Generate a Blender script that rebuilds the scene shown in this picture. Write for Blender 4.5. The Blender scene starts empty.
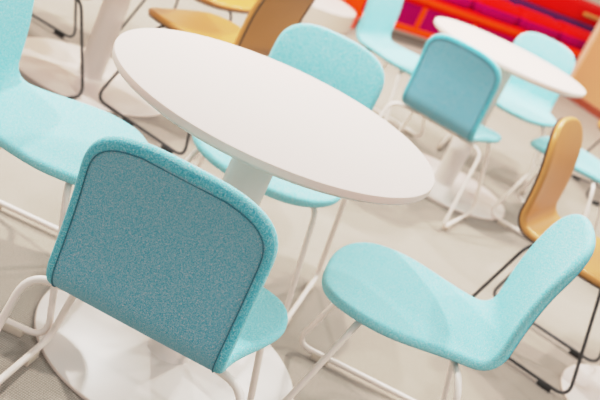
import bpy, bmesh, math
from mathutils import Vector, Matrix

C = bpy.context.scene.collection
scn = bpy.context.scene

# ------------------------------------------------------------------ materials
def srgb(r, g, b):
    def f(c):
        c /= 255.0
        return c / 12.92 if c <= 0.04045 else ((c + 0.055) / 1.055) ** 2.4
    return (f(r), f(g), f(b), 1.0)


def new_mat(name):
    m = bpy.data.materials.new(name)
    m.use_nodes = True
    nt = m.node_tree
    b = nt.nodes['Principled BSDF']
    return m, nt, b


def plain(name, col, rough=0.5, metal=0.0, spec=0.5, noise=0.0, nscale=60.0, bump=0.0):
    m, nt, b = new_mat(name)
    b.inputs['Roughness'].default_value = rough
    b.inputs['Metallic'].default_value = metal
    b.inputs['Specular IOR Level'].default_value = spec
    tc = nt.nodes.new('ShaderNodeTexCoord')
    n = nt.nodes.new('ShaderNodeTexNoise')
    n.inputs['Scale'].default_value = nscale
    n.inputs['Detail'].default_value = 3
    nt.links.new(tc.outputs['Object'], n.inputs['Vector'])
    mix = nt.nodes.new('ShaderNodeMix')
    mix.data_type = 'RGBA'
    k = 1.0 - noise
    mix.inputs['A'].default_value = (col[0] * k, col[1] * k, col[2] * k, 1)
    k = 1.0 + noise
    mix.inputs['B'].default_value = (min(1, col[0] * k), min(1, col[1] * k), min(1, col[2] * k), 1)
    nt.links.new(n.outputs['Fac'], mix.inputs['Factor'])
    nt.links.new(mix.outputs['Result'], b.inputs['Base Color'])
    if bump > 0:
        bp = nt.nodes.new('ShaderNodeBump')
        bp.inputs['Strength'].default_value = bump
        bp.inputs['Distance'].default_value = 0.002
        nt.links.new(n.outputs['Fac'], bp.inputs['Height'])
        nt.links.new(bp.outputs['Normal'], b.inputs['Normal'])
    return m


def heather(name, c1, c2, c3, lo=0.36, hi=0.64, scale=330.0, sheen=0.15):
    """two-tone woven wool: coloured yarn flecked with a paler grey-pink yarn"""
    m, nt, b = new_mat(name)
    N, L = nt.nodes, nt.links
    b.inputs['Roughness'].default_value = 0.85
    b.inputs['Specular IOR Level'].default_value = 0.2
    b.inputs['Sheen Weight'].default_value = sheen
    b.inputs['Sheen Roughness'].default_value = 0.5
    b.inputs['Sheen Tint'].default_value = (0.75, 0.95, 0.97, 1)
    tc = N.new('ShaderNodeTexCoord')
    mp = N.new('ShaderNodeMapping')
    mp.inputs['Scale'].default_value = (1.0, 1.6, 0.75)
    mp.inputs['Rotation'].default_value = (0.15, 0.1, 0.3)
    L.new(tc.outputs['Object'], mp.inputs['Vector'])
    n1 = N.new('ShaderNodeTexNoise')
    n1.inputs['Scale'].default_value = scale
    n1.inputs['Detail'].default_value = 2.5
    n1.inputs['Roughness'].default_value = 0.65
    L.new(mp.outputs['Vector'], n1.inputs['Vector'])
    rmp = N.new('ShaderNodeValToRGB')
    rmp.color_ramp.elements[0].position = lo
    rmp.color_ramp.elements[0].color = c1
    rmp.color_ramp.elements[1].position = hi
    rmp.color_ramp.elements[1].color = c3
    e = rmp.color_ramp.elements.new((lo + hi) / 2)
    e.color = c2
    L.new(n1.outputs['Fac'], rmp.inputs['Fac'])
    L.new(rmp.outputs['Color'], b.inputs['Base Color'])
    n2 = N.new('ShaderNodeTexNoise')
    n2.inputs['Scale'].default_value = scale * 1.4
    L.new(tc.outputs['Object'], n2.inputs['Vector'])
    bp = N.new('ShaderNodeBump')
    bp.inputs['Strength'].default_value = 0.35
    bp.inputs['Distance'].default_value = 0.0012
    L.new(n2.outputs['Fac'], bp.inputs['Height'])
    L.new(bp.outputs['Normal'], b.inputs['Normal'])
    return m


def carpet():
    m, nt, b = new_mat('woven_carpet')
    N, L = nt.nodes, nt.links
    b.inputs['Roughness'].default_value = 0.9
    b.inputs['Specular IOR Level'].default_value = 0.15
    tc = N.new('ShaderNodeTexCoord')
    mp = N.new('ShaderNodeMapping')
    mp.inputs['Rotation'].default_value = (0, 0, 0.12)
    L.new(tc.outputs['Object'], mp.inputs['Vector'])
    w1 = N.new('ShaderNodeTexWave'); w1.bands_direction = 'X'
    w1.inputs['Scale'].default_value = 62
    w1.inputs['Distortion'].default_value = 1.5
    w1.inputs['Detail'].default_value = 1
    w2 = N.new('ShaderNodeTexWave'); w2.bands_direction = 'Y'
    w2.inputs['Scale'].default_value = 40
    w2.inputs['Distortion'].default_value = 1.5
    w2.inputs['Detail'].default_value = 1
    n = N.new('ShaderNodeTexNoise'); n.inputs['Scale'].default_value = 220; n.inputs['Detail'].default_value = 3
    n3 = N.new('ShaderNodeTexNoise'); n3.inputs['Scale'].default_value = 3.0
    for x in (w1, w2, n, n3):
        L.new(mp.outputs['Vector'], x.inputs['Vector'])
    a = N.new('ShaderNodeMath'); a.operation = 'MULTIPLY'
    L.new(w1.outputs['Fac'], a.inputs[0]); L.new(w2.outputs['Fac'], a.inputs[1])
    a2 = N.new('ShaderNodeMath'); a2.operation = 'MULTIPLY_ADD'
    L.new(n.outputs['Fac'], a2.inputs[0]); a2.inputs[1].default_value = 0.9; L.new(a.outputs[0], a2.inputs[2])
    a3 = N.new('ShaderNodeMath'); a3.operation = 'MULTIPLY_ADD'
    L.new(n3.outputs['Fac'], a3.inputs[0]); a3.inputs[1].default_value = 0.25; L.new(a2.outputs[0], a3.inputs[2])
    r = N.new('ShaderNodeValToRGB')
    r.color_ramp.elements[0].position = 0.25; r.color_ramp.elements[0].color = FLOOR_LO
    r.color_ramp.elements[1].position = 1.25; r.color_ramp.elements[1].color = FLOOR_HI
    L.new(a3.outputs[0], r.inputs['Fac'])
    L.new(r.outputs['Color'], b.inputs['Base Color'])
    bp = N.new('ShaderNodeBump'); bp.inputs['Strength'].default_value = 0.35; bp.inputs['Distance'].default_value = 0.002
    L.new(a2.outputs[0], bp.inputs['Height']); L.new(bp.outputs['Normal'], b.inputs['Normal'])
    return m


FLOOR_LO = srgb(118, 108, 97)
FLOOR_HI = srgb(176, 165, 153)
M = {}
M['fabric'] = heather('turquoise_wool', srgb(74, 174, 182), srgb(132, 202, 207), srgb(208, 220, 221), 0.30, 0.70, 420, 0.15)
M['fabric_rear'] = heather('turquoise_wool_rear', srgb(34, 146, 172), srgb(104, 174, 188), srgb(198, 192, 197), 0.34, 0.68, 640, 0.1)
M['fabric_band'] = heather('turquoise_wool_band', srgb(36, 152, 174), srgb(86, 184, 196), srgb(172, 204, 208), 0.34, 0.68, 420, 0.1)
M['seam'] = plain('dark_teal_seam', srgb(36, 104, 120), 0.8)
M['white_metal'] = plain('white_powder_coat', srgb(240, 226, 216), 0.35, 0.0, 0.5)
M['glide_pale'] = plain('pale_plastic', srgb(206, 190, 172), 0.5)
M['black_metal'] = plain('black_steel', srgb(40, 36, 33), 0.4)
M['glide_black'] = plain('black_plastic', srgb(30, 28, 26), 0.5)
M['tan'] = plain('tan_leather', srgb(190, 132, 66), 0.34, 0.0, 0.5, 0.06, 9.0)
M['tan_rear'] = plain('tan_leather_rear', srgb(166, 112, 54), 0.5, 0.0, 0.4, 0.04, 9.0)
M['tan_seam'] = plain('dark_brown_edge', srgb(72, 48, 32), 0.6)
M['table_top'] = plain('matte_white_laminate', srgb(212, 196, 187), 0.8, 0.0, 0.1)
M['table_edge'] = plain('white_edge', srgb(228, 202, 190), 0.5)
M['table_base'] = plain('white_lacquer', srgb(228, 217, 209), 0.3, 0.0, 0.5)
M['base_edge'] = plain('base_edge', srgb(222, 203, 190), 0.5)
M['carpet'] = carpet()
M['red'] = plain('red_upholstery', srgb(242, 10, 4), 0.6, 0, 0.05, 0.08, 5)
M['orange'] = plain('orange_red_upholstery', srgb(255, 58, 2), 0.6, 0, 0.05, 0.08, 5)
M['magenta'] = plain('magenta_shaded_red', srgb(150, 0, 72), 0.7, 0, 0.05, 0.15, 5)  # red sofa fabric in shadow, the shade put into the colour
M['purple'] = plain('purple_gap_shade', srgb(76, 12, 74), 0.8, 0, 0.2, 0.1, 5)  # shade of the gap behind the cushions, painted as a colour
M['plinth_grey'] = plain('grey_plinth', srgb(120, 108, 98), 0.6)
M['plinth_light'] = plain('light_grey_trim', srgb(196, 180, 166), 0.5)
M['tan_panel'] = plain('tan_wall_panel', srgb(206, 152, 108), 0.7, 0, 0.1, 0.04, 4)
M['tan_trim'] = plain('pale_tan_trim', srgb(236, 190, 160), 0.6)
M['rust'] = plain('rust_brown_baseboard', srgb(150, 62, 36), 0.6)
M['wall'] = plain('beige_wall', srgb(226, 208, 186), 0.8)
M['wood'] = plain('ochre_wood', srgb(226, 150, 60), 0.5)


# ------------------------------------------------------------------ helpers
def link_mesh(name, bm, mats, parent=None, smooth=True, sharp=None):
    me = bpy.data.meshes.new(name)
    bm.to_mesh(me)
    bm.free()
    for m in (mats if isinstance(mats, (list, tuple)) else [mats]):
        me.materials.append(m)
    if smooth:
        me.polygons.foreach_set('use_smooth', [True] * len(me.polygons))
        if sharp:
            me.set_sharp_from_angle(angle=math.radians(sharp))
    o = bpy.data.objects.new(name, me)
    C.objects.link(o)
    if parent:
        o.parent = parent
    return o


def thing(name, label, cat, loc=(0, 0, 0), rz=0.0, group=None):
    o = bpy.data.objects.new(name, None)
    o.empty_display_size = 0.1
    C.objects.link(o)
    o.location = loc
    o.rotation_euler = (0, 0, rz)
    o['label'] = label
    o['category'] = cat
    if group:
        o['group'] = group
    return o


def struct(name, bm, m, smooth=False):
    o = link_mesh(name, bm, m, None, smooth)
    o['kind'] = 'structure'
    return o


def copy_tree(o, parent=None):
    c = o.copy()
    C.objects.link(c)
    if parent:
        c.parent = parent
    for ch in list(o.children):
        copy_tree(ch, c)
    return c


def round_path(pts, rad, n=7):
    """polyline with rounded corners; rad: one radius or one per inner point"""
    P = [Vector(p) for p in pts]
    out = [P[0]]
    for i in range(1, len(P) - 1):
        r = rad[i - 1] if isinstance(rad, (list, tuple)) else rad
        a = (P[i - 1] - P[i]); b = (P[i + 1] - P[i])
        d = min(r, a.length * 0.48, b.length * 0.48)
        A = P[i] + a.normalized() * d
        B = P[i] + b.normalized() * d
        for k in range(n + 1):
            t = k / n
            out.append((1 - t) ** 2 * A + 2 * t * (1 - t) * P[i] + t * t * B)
    out.append(P[-1])
    return out


def tube(bm, path, r, seg=12, closed=False, cap=True):
    n = len(path)
    rings = []
    up = None
    for i in range(n):
        if closed:
            t = path[(i + 1) % n] - path[(i - 1) % n]
        else:
            t = path[min(i + 1, n - 1)] - path[max(i - 1, 0)]
        t.normalize()
        if up is None:
            up = Vector((0, 0, 1)) if abs(t.z) < 0.9 else Vector((1, 0, 0))
        side = t.cross(up).normalized()
        up = side.cross(t).normalized()
        ring = []
        for k in range(seg):
            a = 2 * math.pi * k / seg
            ring.append(bm.verts.new(path[i] + side * math.cos(a) * r + up * math.sin(a) * r))
        rings.append(ring)
    m = n if closed else n - 1
    for i in range(m):
        A, B = rings[i], rings[(i + 1) % n]
        for k in range(seg):
            bm.faces.new((A[k], A[(k + 1) % seg], B[(k + 1) % seg], B[k]))
    if cap and not closed:
        bm.faces.new(rings[0][::-1])
        bm.faces.new(rings[-1])


def box(bm, x0, x1, y0, y1, z0, z1, bevel=0.0, seg=3, mat=None):
    g = bmesh.ops.create_cube(bm, size=1.0, matrix=Matrix.Translation(((x0 + x1) / 2, (y0 + y1) / 2, (z0 + z1) / 2)) @ Matrix.Diagonal((x1 - x0, y1 - y0, z1 - z0, 1)))
    vs = g['verts']
    if mat is not None:
        for f in {f for v in vs for f in v.link_faces}:
            f.material_index = mat
    if bevel > 0:
        es = list({e for v in vs for e in v.link_edges})
        bmesh.ops.bevel(bm, geom=es, offset=bevel, segments=seg, profile=0.5, affect='EDGES')


def lathe(bm, prof, seg=96, mats=None):
    """prof: list of (r, z) from the bottom centre to the top centre"""
    rings = []
    for r, z in prof:
        if r < 1e-6:
            rings.append([bm.verts.new((0, 0, z))])
        else:
            rings.append([bm.verts.new((r * math.cos(2 * math.pi * k / seg), r * math.sin(2 * math.pi * k / seg), z)) for k in range(seg)])
    for i in range(len(rings) - 1):
        A, B = rings[i], rings[i + 1]
        for k in range(seg):
            k2 = (k + 1) % seg
            if len(A) == 1 and len(B) == 1:
                continue
            if len(A) == 1:
                f = bm.faces.new((A[0], B[k2], B[k]))
            elif len(B) == 1:
                f = bm.faces.new((A[k], A[k2], B[0]))
            else:
                f = bm.faces.new((A[k], A[k2], B[k2], B[k]))
            if mats:
                f.material_index = mats[i]


# ------------------------------------------------------------------ the chair
ZF, ZK, LS, LB, LEAN, WS, WB, CS, CB, FIL, NSEAT, NBACK = 0.4076, 0.4132, 0.443, 0.3761, 0.1795, 0.2413, 0.1862, 0.2057, 0.125, 0.0516, 2.72, 2.75
ZU = 0.382   # height of the tubes under the seat


def shell_profile():
    tilt = math.atan2(ZF - ZK, LS)
    sd = Vector((math.cos(tilt), math.sin(tilt)))
    bd = Vector((-math.sin(LEAN), math.cos(LEAN)))
    K = Vector((0, ZK))

    def corner(u, Lc, w, n):
        q = min(max(1 - u / Lc, 0), 1)
        return w * max(0.0, 1 - q ** n) ** (1 / n)
    P, W = [], []
    na = 34
    us = [1 - math.cos(math.pi / 2 * k / (na - 1)) for k in range(na)]
    for u in us:
        uu = u * (LS - FIL)
        p = K + sd * (LS - uu)
        # waterfall front edge: the first centimetres roll down
        roll = max(0.0, 1 - uu / 0.11)
        p = p + Vector((0, -0.016 * roll ** 2))
        P.append(p); k = min(max((LS - uu - 0.03) / 0.24, 0), 1); k = k * k * (3 - 2 * k)
        W.append(corner(uu, CS, WB + (WS - WB) * k, NSEAT))
    nb = 14
    for k in range(1, nb):
        t = k / nb
        P.append((1 - t) ** 2 * (K + sd * FIL) + 2 * t * (1 - t) * K + t * t * (K + bd * FIL))
        W.append(WB)
    for u in reversed(us):
        uu = u * (LB - FIL)
        lum = 0.017 * math.sin(math.pi * min(max((LB - FIL - uu) / (LB - FIL), 0), 1))
        P.append(K + bd * (LB - uu) + Vector((bd.y, -bd.x)) * lum); W.append(corner(uu, CB, WB, NBACK))
    # arc length and a smooth waist around the fold
    S = [0.0]
    for i in range(1, len(P)):
        S.append(S[-1] + (P[i] - P[i - 1]).length)
    sk = S[na + nb // 2]
    for i in range(len(P)):
        
        W[i] = max(W[i], 0.0)
    return P, W, S, sk


def make_shell(th, rear_band, n_mats):
    P, W, S, sk = shell_profile()
    n = len(P)
    Nn = []
    for i in range(n):
        t = (P[min(i + 1, n - 1)] - P[max(i - 1, 0)]).normalized()
        # tangent runs from the front edge backwards and up: the inner (sitting) side
        Nn.append(Vector((t.y, -t.x)) if False else Vector((-t.y, t.x)) * -1)
    # unrolled rim, for the distance to the edge
    rim = [(W[i], S[i]) for i in range(n)]

    def rdist(x, s):
        x = abs(x); best = 9
        for i in range(n - 1):
            ax, ay = rim[i]; bx, by = rim[i + 1]
            dx, dy = bx - ax, by - ay
            l = dx * dx + dy * dy
            t = 0 if l < 1e-12 else min(max(((x - ax) * dx + (s - ay) * dy) / l, 0), 1)
            d = (x - ax - t * dx) ** 2 + (s - ay - t * dy) ** 2
            if d < best:
                best = d
        return math.sqrt(best)
    m = 36
    ts = [math.sin(math.pi / 2 * (2 * j / m - 1)) for j in range(m + 1)]

    def dish(x, s):
        # slight hollow: the seat and the back wrap gently round the sitter
        k = 0.010 if s < sk else 0.016
        e = 1.0 if abs(s - sk) > 0.14 else abs(s - sk) / 0.14
        return k * e * ((x / 0.24) ** 2 - 0.6)
    bm = bmesh.new()
    top, bot = [], []
    for i in range(n):
        rt, rb = [], []
        for j in range(m + 1):
            x = W[i] * ts[j]
            edge = (j in (0, m)) or i in (0, n - 1)
            d = 0 if edge else rdist(x, S[i])
            q = min(d / th, 1.0)
            hh = th * math.sqrt(max(0.0, 1 - (1 - q) ** 2))
            dz = dish(x, S[i]) if W[i] > 1e-4 else dish(0, S[i])
            c = P[i] + Nn[i] * dz
            pt = c + Nn[i] * hh
            pb = c - Nn[i] * hh
            vt = bm.verts.new((x, pt.x, pt.y))
            vb = vt if edge else bm.verts.new((x, pb.x, pb.y))
            rt.append((vt, d)); rb.append((vb, d))
        top.append(rt); bot.append(rb)
    for i in range(n - 1):
        for j in range(m):
            for grid, flip, back in ((top, False, False), (bot, True, True)):
                q = [grid[i][j], grid[i][j + 1], grid[i + 1][j + 1], grid[i + 1][j]]
                vs = []
                for v, _ in q:
                    if v not in vs:
                        vs.append(v)
                if len(vs) < 3:
                    continue
                if flip:
                    vs = vs[::-1]
                try:
                    f = bm.faces.new(vs)
                except ValueError:
                    continue
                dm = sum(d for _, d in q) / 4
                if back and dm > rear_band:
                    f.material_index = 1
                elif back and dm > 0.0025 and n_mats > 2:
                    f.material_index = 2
    bmesh.ops.remove_doubles(bm, verts=bm.verts, dist=1e-5)
    bmesh.ops.recalc_face_normals(bm, faces=bm.faces)
    # seam line on the rear and underside, rear_band inside the rim
    path = []
    right = []
    for i in range(n):
        if W[i] <= rear_band * 0.6 or S[i] < rear_band or S[i] > S[-1] - rear_band:
            continue
        lo, hi = 0.0, W[i]
        if rdist(0, S[i]) < rear_band:
            continue
        for _ in range(24):
            mid = (lo + hi) / 2
            if rdist(mid, S[i]) > rear_band:
                lo = mid
            else:
                hi = mid
        c = P[i] + Nn[i] * (dish(lo, S[i]) - th - 0.0012)
        right.append(Vector((lo, c.x, c.y)))
    path = right + [Vector((-p.x, p.y, p.z)) for p in reversed(right)]
    return bm, path


def side_frame(bm, s, r, track):
    z = r + 0.0135
    top = 0.195 if track > 0.25 else 0.150
    hip = 0.236 if track > 0.25 else 0.185
    pts = [(s * 0.10, 0.085, ZU), (s * hip, 0.055, ZU - 0.002), (s * track, -0.045, z), (s * track, 0.42, z), (s * top, 0.32, ZU), (s * 0.10, 0.30, ZU)]
    tube(bm, round_path(pts, [0.05, 0.045, 0.055, 0.045]), r)


def make_chair(name, label, group, mats, r, th, track=0.262):
    fabs, seam, metal, gl, band = mats
    t = thing(name, label, 'chair', group=group)
    bm, path = make_shell(th, band, len(fabs))
    sh = link_mesh('shell', bm, fabs, t)
    bm = bmesh.new()
    tube(bm, path, 0.0013 if r > 0.007 else 0.003, 6, closed=True)
    link_mesh('seam', bm, seam, sh)
    for s in (-1, 1):
        bm = bmesh.new()
        side_frame(bm, s, r, track)
        fr = link_mesh('sled_leg', bm, metal, t)
        for y in (0.035, 0.24 if track > 0.27 else 0.335):
            bm = bmesh.new()
            box(bm, s * track - r * 1.25, s * track + r * 1.25, y - 0.026, y + 0.026, 0.0, r + 0.0135, 0.003, 2)
            link_mesh('glide', bm, gl, fr)
    bm = bmesh.new()
    for y, z in ((0.085, ZU), (0.30, ZU)):
        tube(bm, [Vector((-0.105, y, z)), Vector((0.105, y, z))], r)
    for x in (-0.08, 0.08):
        box(bm, x - 0.018, x + 0.018, 0.075, 0.30, ZU - 0.004, ZU + 0.014, 0.003, 2)
    link_mesh('seat_support', bm, metal, t)
    return t


TEAL = 'turquoise upholstered chairs with white sled legs'
TAN = 'tan chairs with black sled legs'
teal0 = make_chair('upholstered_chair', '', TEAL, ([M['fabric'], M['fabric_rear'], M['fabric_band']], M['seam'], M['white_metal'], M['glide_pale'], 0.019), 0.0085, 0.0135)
CB = 0.16     # the tan chairs: rounder at the top
tan0 = make_chair('leather_chair', '', TAN, ([M['tan'], M['tan_rear']], M['tan_seam'], M['black_metal'], M['glide_black'], 0.005), 0.0056, 0.0125, 0.205)
tan1 = make_chair('leather_chair', '', TAN, ([M['tan'], M['tan_rear']], M['tan_seam'], M['black_metal'], M['glide_black'], 0.005), 0.0056, 0.0125, 0.275)

teal_spots = [
    (-0.1761, 1.5310, 6.1914, 'turquoise chair nearest the camera, seen from behind with its speckled back filling the front'),
    (0.5720, 2.2101, 1.5269, 'turquoise chair seen side-on at lower right, empty seat pointing left toward the near table'),
    (-0.8240, 2.2180, 4.7333, 'turquoise chair cut off at left, its green-blue back shading the pale seat'),
    (-0.1041, 2.9624, 3.0294, 'turquoise chair facing us across the foreground white table, rounded back above its tabletop'),
    (0.3833, 4.1603, 5.9347, 'turquoise chair seen from behind, standing in front of the second white table'),
    (-0.0241, 5.2650, -2.0193, 'turquoise chair seen side-on before the left end of the red sofa'),
    (0.9013, 5.6588, 2.9834, 'turquoise chair facing the camera on the far side of the second white table'),
    (1.3420, 4.6650, 1.2300, 'turquoise chair at right whose seat is half hidden behind the upright tan chair back'),
]
tan_spots = [
    (0.7870, 3.3330, -1.9880, 'tan chair at right with upright back, behind the side-on turquoise chair'),
    (1.93, 6.05, 1.75, 'tan chair cut off by the right edge, only a sliver of its seat showing'),
    (-1.7250, 4.1050, -1.8610, 'tan chair at upper left, only its thin black sled leg and runner showing'),
]
MX, MY, MA = -1.381, 3.289, -0.42
wide_tan_spots = [
    (-0.4071, 3.7298, 1.1873, 'tan chair with its brown back turned to us, just beyond the near white table'),
    (-0.7550, 4.8200, 2.8520, 'tan chair at the top edge whose seat front shows behind the brown chair back'),
    (MX, MY, MA, 'tan chair at upper left showing only one black leg before the white column'),
]
for first, spots in ((teal0, teal_spots), (tan0, tan_spots), (tan1, wide_tan_spots)):
    for i, (x, y, a, lab) in enumerate(spots):
        o = first if i == 0 else copy_tree(first)
        o.location = (x, y, 0)
        o.rotation_euler = (0, 0, a)
        o['label'] = lab
        if first is not teal0:
            k = 1.07 if 'runner' in lab else 1.03
            o.scale = (k, k, k)

# ------------------------------------------------------------------ tables
R_TOP, R_BASE, H_TOP = 0.4017, 0.352, 0.73


def make_table():
    t = thing('cafe_table', '', 'table', group='round white cafe tables')
    bm = bmesh.new()
    lathe(bm, [(0, H_TOP - 0.030), (R_TOP - 0.022, H_TOP - 0.030), (R_TOP - 0.004, H_TOP - 0.021), (R_TOP - 0.0005, H_TOP - 0.017), (R_TOP, H_TOP - 0.004), (R_TOP - 0.001, H_TOP - 0.0015), (R_TOP - 0.004, H_TOP), (0, H_TOP)], 160,
          [1, 1, 1, 1, 1, 0, 0])
    link_mesh('tabletop', bm, [M['table_top'], M['table_edge']], t, True, 28)
    bm = bmesh.new()
    lathe(bm, [(0, 0.008), (0.056, 0.008), (0.060, 0.012), (0.055, 0.022), (0.054, 0.03), (0.054, H_TOP - 0.06), (0.06, H_TOP - 0.045), (0.12, H_TOP - 0.034), (0.12, H_TOP - 0.030), (0, H_TOP - 0.030)], 64)
    link_mesh('column', bm, M['table_base'], t, True, 40)
    bm = bmesh.new()
    lathe(bm, [(0, 0.0), (R_BASE - 0.004, 0.0), (R_BASE - 0.003, 0.002), (R_BASE, 0.004), (R_BASE, 0.009), (R_BASE - 0.002, 0.011), (R_BASE - 0.006, 0.012), (0, 0.012)], 160,
          [1, 1, 1, 1, 1, 0, 0])
    link_mesh('base', bm, [M['table_base'], M['base_edge']], t, True, 28)
    return t


table0 = make_table()
tables = [
    (-0.137, 2.176, 'round white table in the foreground with an empty top, four turquoise chairs around it'),
    (0.612, 4.746, 'round white table further back at upper right, in front of the red sofa'),
    (-1.03, 3.87, 'white table at upper left, only its thick column and round base showing'),
    (1.445, 3.07, 'white table at lower right, only the edge of its round base showing'),
]
for i, (x, y, lab) in enumerate(tables):
    o = table0 if i == 0 else copy_tree(table0)
    o.location = (x, y, 0)
    o['label'] = lab

# ------------------------------------------------------------------ red sofa
A42 = math.radians(42)
sofa = thing('sofa', 'long red sofa with magenta-shaded panels and orange edges along the back of the room', 'sofa', (-0.2, 7.65, 0), A42)
# local x runs along the front, local y runs back
NM, SL = 6, 3.72
mw = SL / NM
bm = bmesh.new(); box(bm, 0.0, SL, 0.06, 0.80, 0.0, 0.075, 0.004)
o = link_mesh('plinth', bm, M['plinth_grey'], sofa, False)
bm = bmesh.new(); box(bm, 0.0, SL, 0.03, 0.82, 0.075, 0.105, 0.004)
link_mesh('plinth_trim', bm, M['plinth_light'], sofa, False)
bm = bmesh.new(); box(bm, 0.0, SL, 0.0, 0.85, 0.105, 0.155, 0.012)
link_mesh('bottom_rail', bm, M['orange'], sofa)
for k in range(NM):
    x0, x1 = k * mw, (k + 1) * mw
    bm = bmesh.new(); box(bm, x0 + 0.022, x1 - 0.022, 0.02, 0.55, 0.155, 0.34, 0.008)
    link_mesh('front_panel', bm, M['magenta'], sofa)  # sofa front below the seat, its shadow painted in as magenta
    bm = bmesh.new(); box(bm, x0 + 0.004, x1 - 0.004, 0.0, 0.60, 0.335, 0.42, 0.03, 4)
    link_mesh('seat_cushion', bm, M['red'], sofa)
    bm = bmesh.new(); box(bm, x0, x1, -0.02, 0.02, 0.375, 0.41, 0.008)
    link_mesh('front_rail', bm, M['orange'], sofa)
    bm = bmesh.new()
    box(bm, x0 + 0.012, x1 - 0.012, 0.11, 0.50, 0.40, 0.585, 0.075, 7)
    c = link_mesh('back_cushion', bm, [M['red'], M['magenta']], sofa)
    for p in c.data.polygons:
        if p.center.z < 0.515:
            p.material_index = 1  # lower part of the red cushion painted magenta as its shade
    bm = bmesh.new(); box(bm, x0 + 0.09, x1 - 0.09, 0.098, 0.13, 0.43, 0.50, 0.012)
    link_mesh('cushion_shade_panel', bm, M['magenta'], sofa)  # magenta sheet carrying the painted shade low on the cushion
    if k:
        bm = bmesh.new(); box(bm, x0 - 0.022, x0 + 0.022, 0.0, 0.5, 0.155, 0.34, 0.008)
        link_mesh('divider', bm, M['orange'], sofa)
bm = bmesh.new(); box(bm, 0.0, SL, 0.30, 0.55, 0.42, 0.63, 0.01)
link_mesh('back_gap_shade_panel', bm, M['purple'], sofa)  # purple stands in for the dark gap above and between cushions
bm = bmesh.new(); box(bm, 0.0, SL, 0.40, 0.82, 0.615, 0.815, 0.04, 5)
link_mesh('headrest', bm, M['red'], sofa)
bm = bmesh.new(); box(bm, -0.045, 0.0, 0.0, 0.84, 0.0, 0.42, 0.012)
link_mesh('end_panel', bm, M['orange'], sofa)
bm = bmesh.new(); box(bm, 2.95, 3.27, 0.375, 0.41, 0.70, 0.735, 0.012)
link_mesh('wooden_rail', bm, M['wood'], sofa)

# low white platform to the left of the sofa
bm = bmesh.new()
lathe(bm, [(0, 0), (0.43, 0), (0.44, 0.004), (0.44, 0.135), (0.44, 0.142), (0.435, 0.15), (0, 0.15)], 128, [1, 1, 1, 1, 0, 0])
o = link_mesh('display_platform', bm, [M['table_top'], M['plinth_light']], None, True, 30)
o.location = (-0.66, 7.40, 0)
o['label'] = 'low round white platform beside the left end of the red sofa'
o['category'] = 'platform'

# ------------------------------------------------------------------ room shell
bm = bmesh.new(); box(bm, -9, 9, -3, 15, -0.05, 0.0)
struct('floor', bm, M['carpet'])
def wall(name, p0, p1, th, z0, z1, m):
    p0, p1 = Vector((*p0, 0)), Vector((*p1, 0))
    d = (p1 - p0)
    bm = bmesh.new(); box(bm, 0, d.length, 0, th, z0, z1)
    o = struct(name, bm, m)
    o.location = p0; o.rotation_euler = (0, 0, math.atan2(d.y, d.x))
    return o
ca, sa = math.cos(A42), math.sin(A42)
def SP(s, n):   # point in sofa coordinates
    return (-0.2 + s * ca - n * sa, 7.65 + s * sa + n * ca)
wall('wall_back', SP(-6.0, 1.05), SP(5.0, 1.05), 0.1, 0, 3.4, M['wall'])
W0 = Vector((1.81, 9.40)); WD = Vector((0.62, -0.785)).normalized()
W1 = W0 + WD * 3.0
wall('wall_right', W0, W1, 0.12, 0, 1.5, M['tan_panel'])
WN = Vector((WD.y, -WD.x))  # toward the room
if WN.dot(Vector((0, 4)) - W0) < 0: WN = -WN
wall('baseboard_right', W0 + WN * 0.02, W1 + WN * 0.02, 0.019, 0, 0.07, M['rust'])
wall('trim_1', W0 + WN * 0.02 , W0 + WN * 0.02 + WD * 0.05, 0.019, 0.07, 1.5, M['tan_trim'])

# ------------------------------------------------------------------ light
w = bpy.data.worlds.new('World'); scn.world = w; w.use_nodes = True
bg = w.node_tree.nodes['Background']
bg.inputs['Color'].default_value = (1.0, 0.975, 0.96, 1)
bg.inputs['Strength'].default_value = 0.80


def spot(name, loc, target, power, ang, size, blend=0.6, col=(1, 0.972, 0.945)):
    l = bpy.data.lights.new(name, 'SPOT')
    l.energy = power; l.spot_size = math.radians(ang); l.spot_blend = blend
    l.shadow_soft_size = size; l.color = col
    o = bpy.data.objects.new(name, l); C.objects.link(o)
    o.location = loc
    o.rotation_euler = (Vector(target) - Vector(loc)).to_track_quat('-Z', 'Y').to_euler()
    return o


def area(name, loc, target, power, sx, sy, col=(1, 0.972, 0.945)):
    l = bpy.data.lights.new(name, 'AREA')
    l.shape = 'RECTANGLE'; l.size = sx; l.size_y = sy; l.energy = power; l.color = col
    o = bpy.data.objects.new(name, l); C.objects.link(o)
    o.location = loc
    o.rotation_euler = (Vector(target) - Vector(loc)).to_track_quat('-Z', 'Y').to_euler()
    return o


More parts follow.
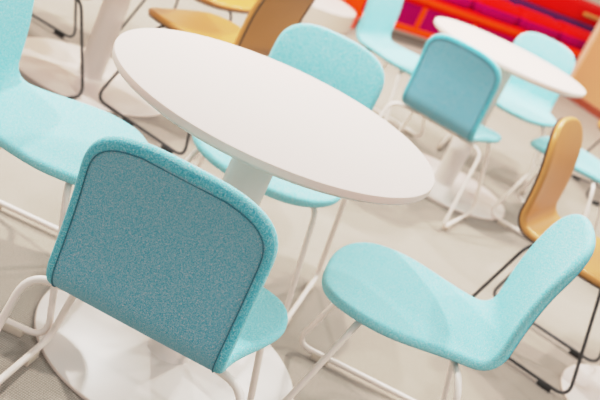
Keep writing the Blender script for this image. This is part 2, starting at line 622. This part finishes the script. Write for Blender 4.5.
for (x, y, pw) in ((-1.5, 2.9, 430), (2.4, 3.2, 170), (0.9, 4.8, 330), (-2.9, 3.3, 420), (-1.4, 5.8, 330), (2.8, 6.2, 270), (0.4, 7.3, 220), (1.0, 5.7, 200)):
    spot('ceiling_and_fill_spot', (x, y, 3.5), (x * 0.8, y - 0.4, 0), pw * 0.8, 150, 0.06, 0.3)
spot('ceiling_and_fill_spot', (0.1, 1.95, 3.5), (0.45, 4.4, 0.6), 190, 46, 0.15, 0.8)  # added fill, an unseen lamp brightening the chairs toward the second table
spot('ceiling_and_fill_spot', (-0.2, 0.9, 3.4), (-1.0, 4.0, 0.3), 170, 40, 0.15, 0.8)  # weak unseen fill added to lift the upper-left table column
spot('side_spot', (2.6, 0.9, 1.9), (0.3, 1.5, 0.0), 110, 36, 0.06, 0.5)

# ------------------------------------------------------------------ camera
F_PX, PITCH, ROLL, CAM_H = 967.586, 0.35515, 0.44607, 1.3475   # focal length in pixels of the 600 px wide frame
fw = Vector((0, math.cos(PITCH), -math.sin(PITCH)))
up = Vector((0, math.sin(PITCH), math.cos(PITCH)))
rt = Vector((1, 0, 0))
r2 = rt * math.cos(ROLL) + up * math.sin(ROLL)
u2 = up * math.cos(ROLL) - rt * math.sin(ROLL)
cd = bpy.data.cameras.new('Camera')
cam = bpy.data.objects.new('Camera', cd); C.objects.link(cam)
mw4 = Matrix((( r2.x, u2.x, -fw.x, 0), (r2.y, u2.y, -fw.y, 0), (r2.z, u2.z, -fw.z, CAM_H), (0, 0, 0, 1)))
cam.matrix_world = mw4
cd.sensor_width = 36.0
cd.lens = F_PX / 600.0 * 36.0
cd.clip_start = 0.05
cd.dof.use_dof = True
cd.dof.focus_distance = 1.85
cd.dof.aperture_fstop = 4.5
scn.camera = cam

scn.view_settings.view_transform = 'Standard'
scn.view_settings.look = 'None'
scn.view_settings.exposure = 0.0
scn.view_settings.gamma = 1.0

# soft highlight shoulder, as in the airy, bright photograph
scn.view_settings.use_curve_mapping = True
cm = scn.view_settings.curve_mapping
WL = 3.0
cm.white_level = (WL, WL, WL)
cv = cm.curves[3]
pts = [(0.0, 0.0), (0.25, 0.25), (0.5, 0.47), (0.8, 0.65), (1.2, 0.76), (2.0, 0.86), (3.0, 0.94)]
cv.points[0].location = (0, 0)
cv.points[-1].location = (1, pts[-1][1])
for x, y in pts[1:-1]:
    cv.points.new(x / WL, y)
cm.update()
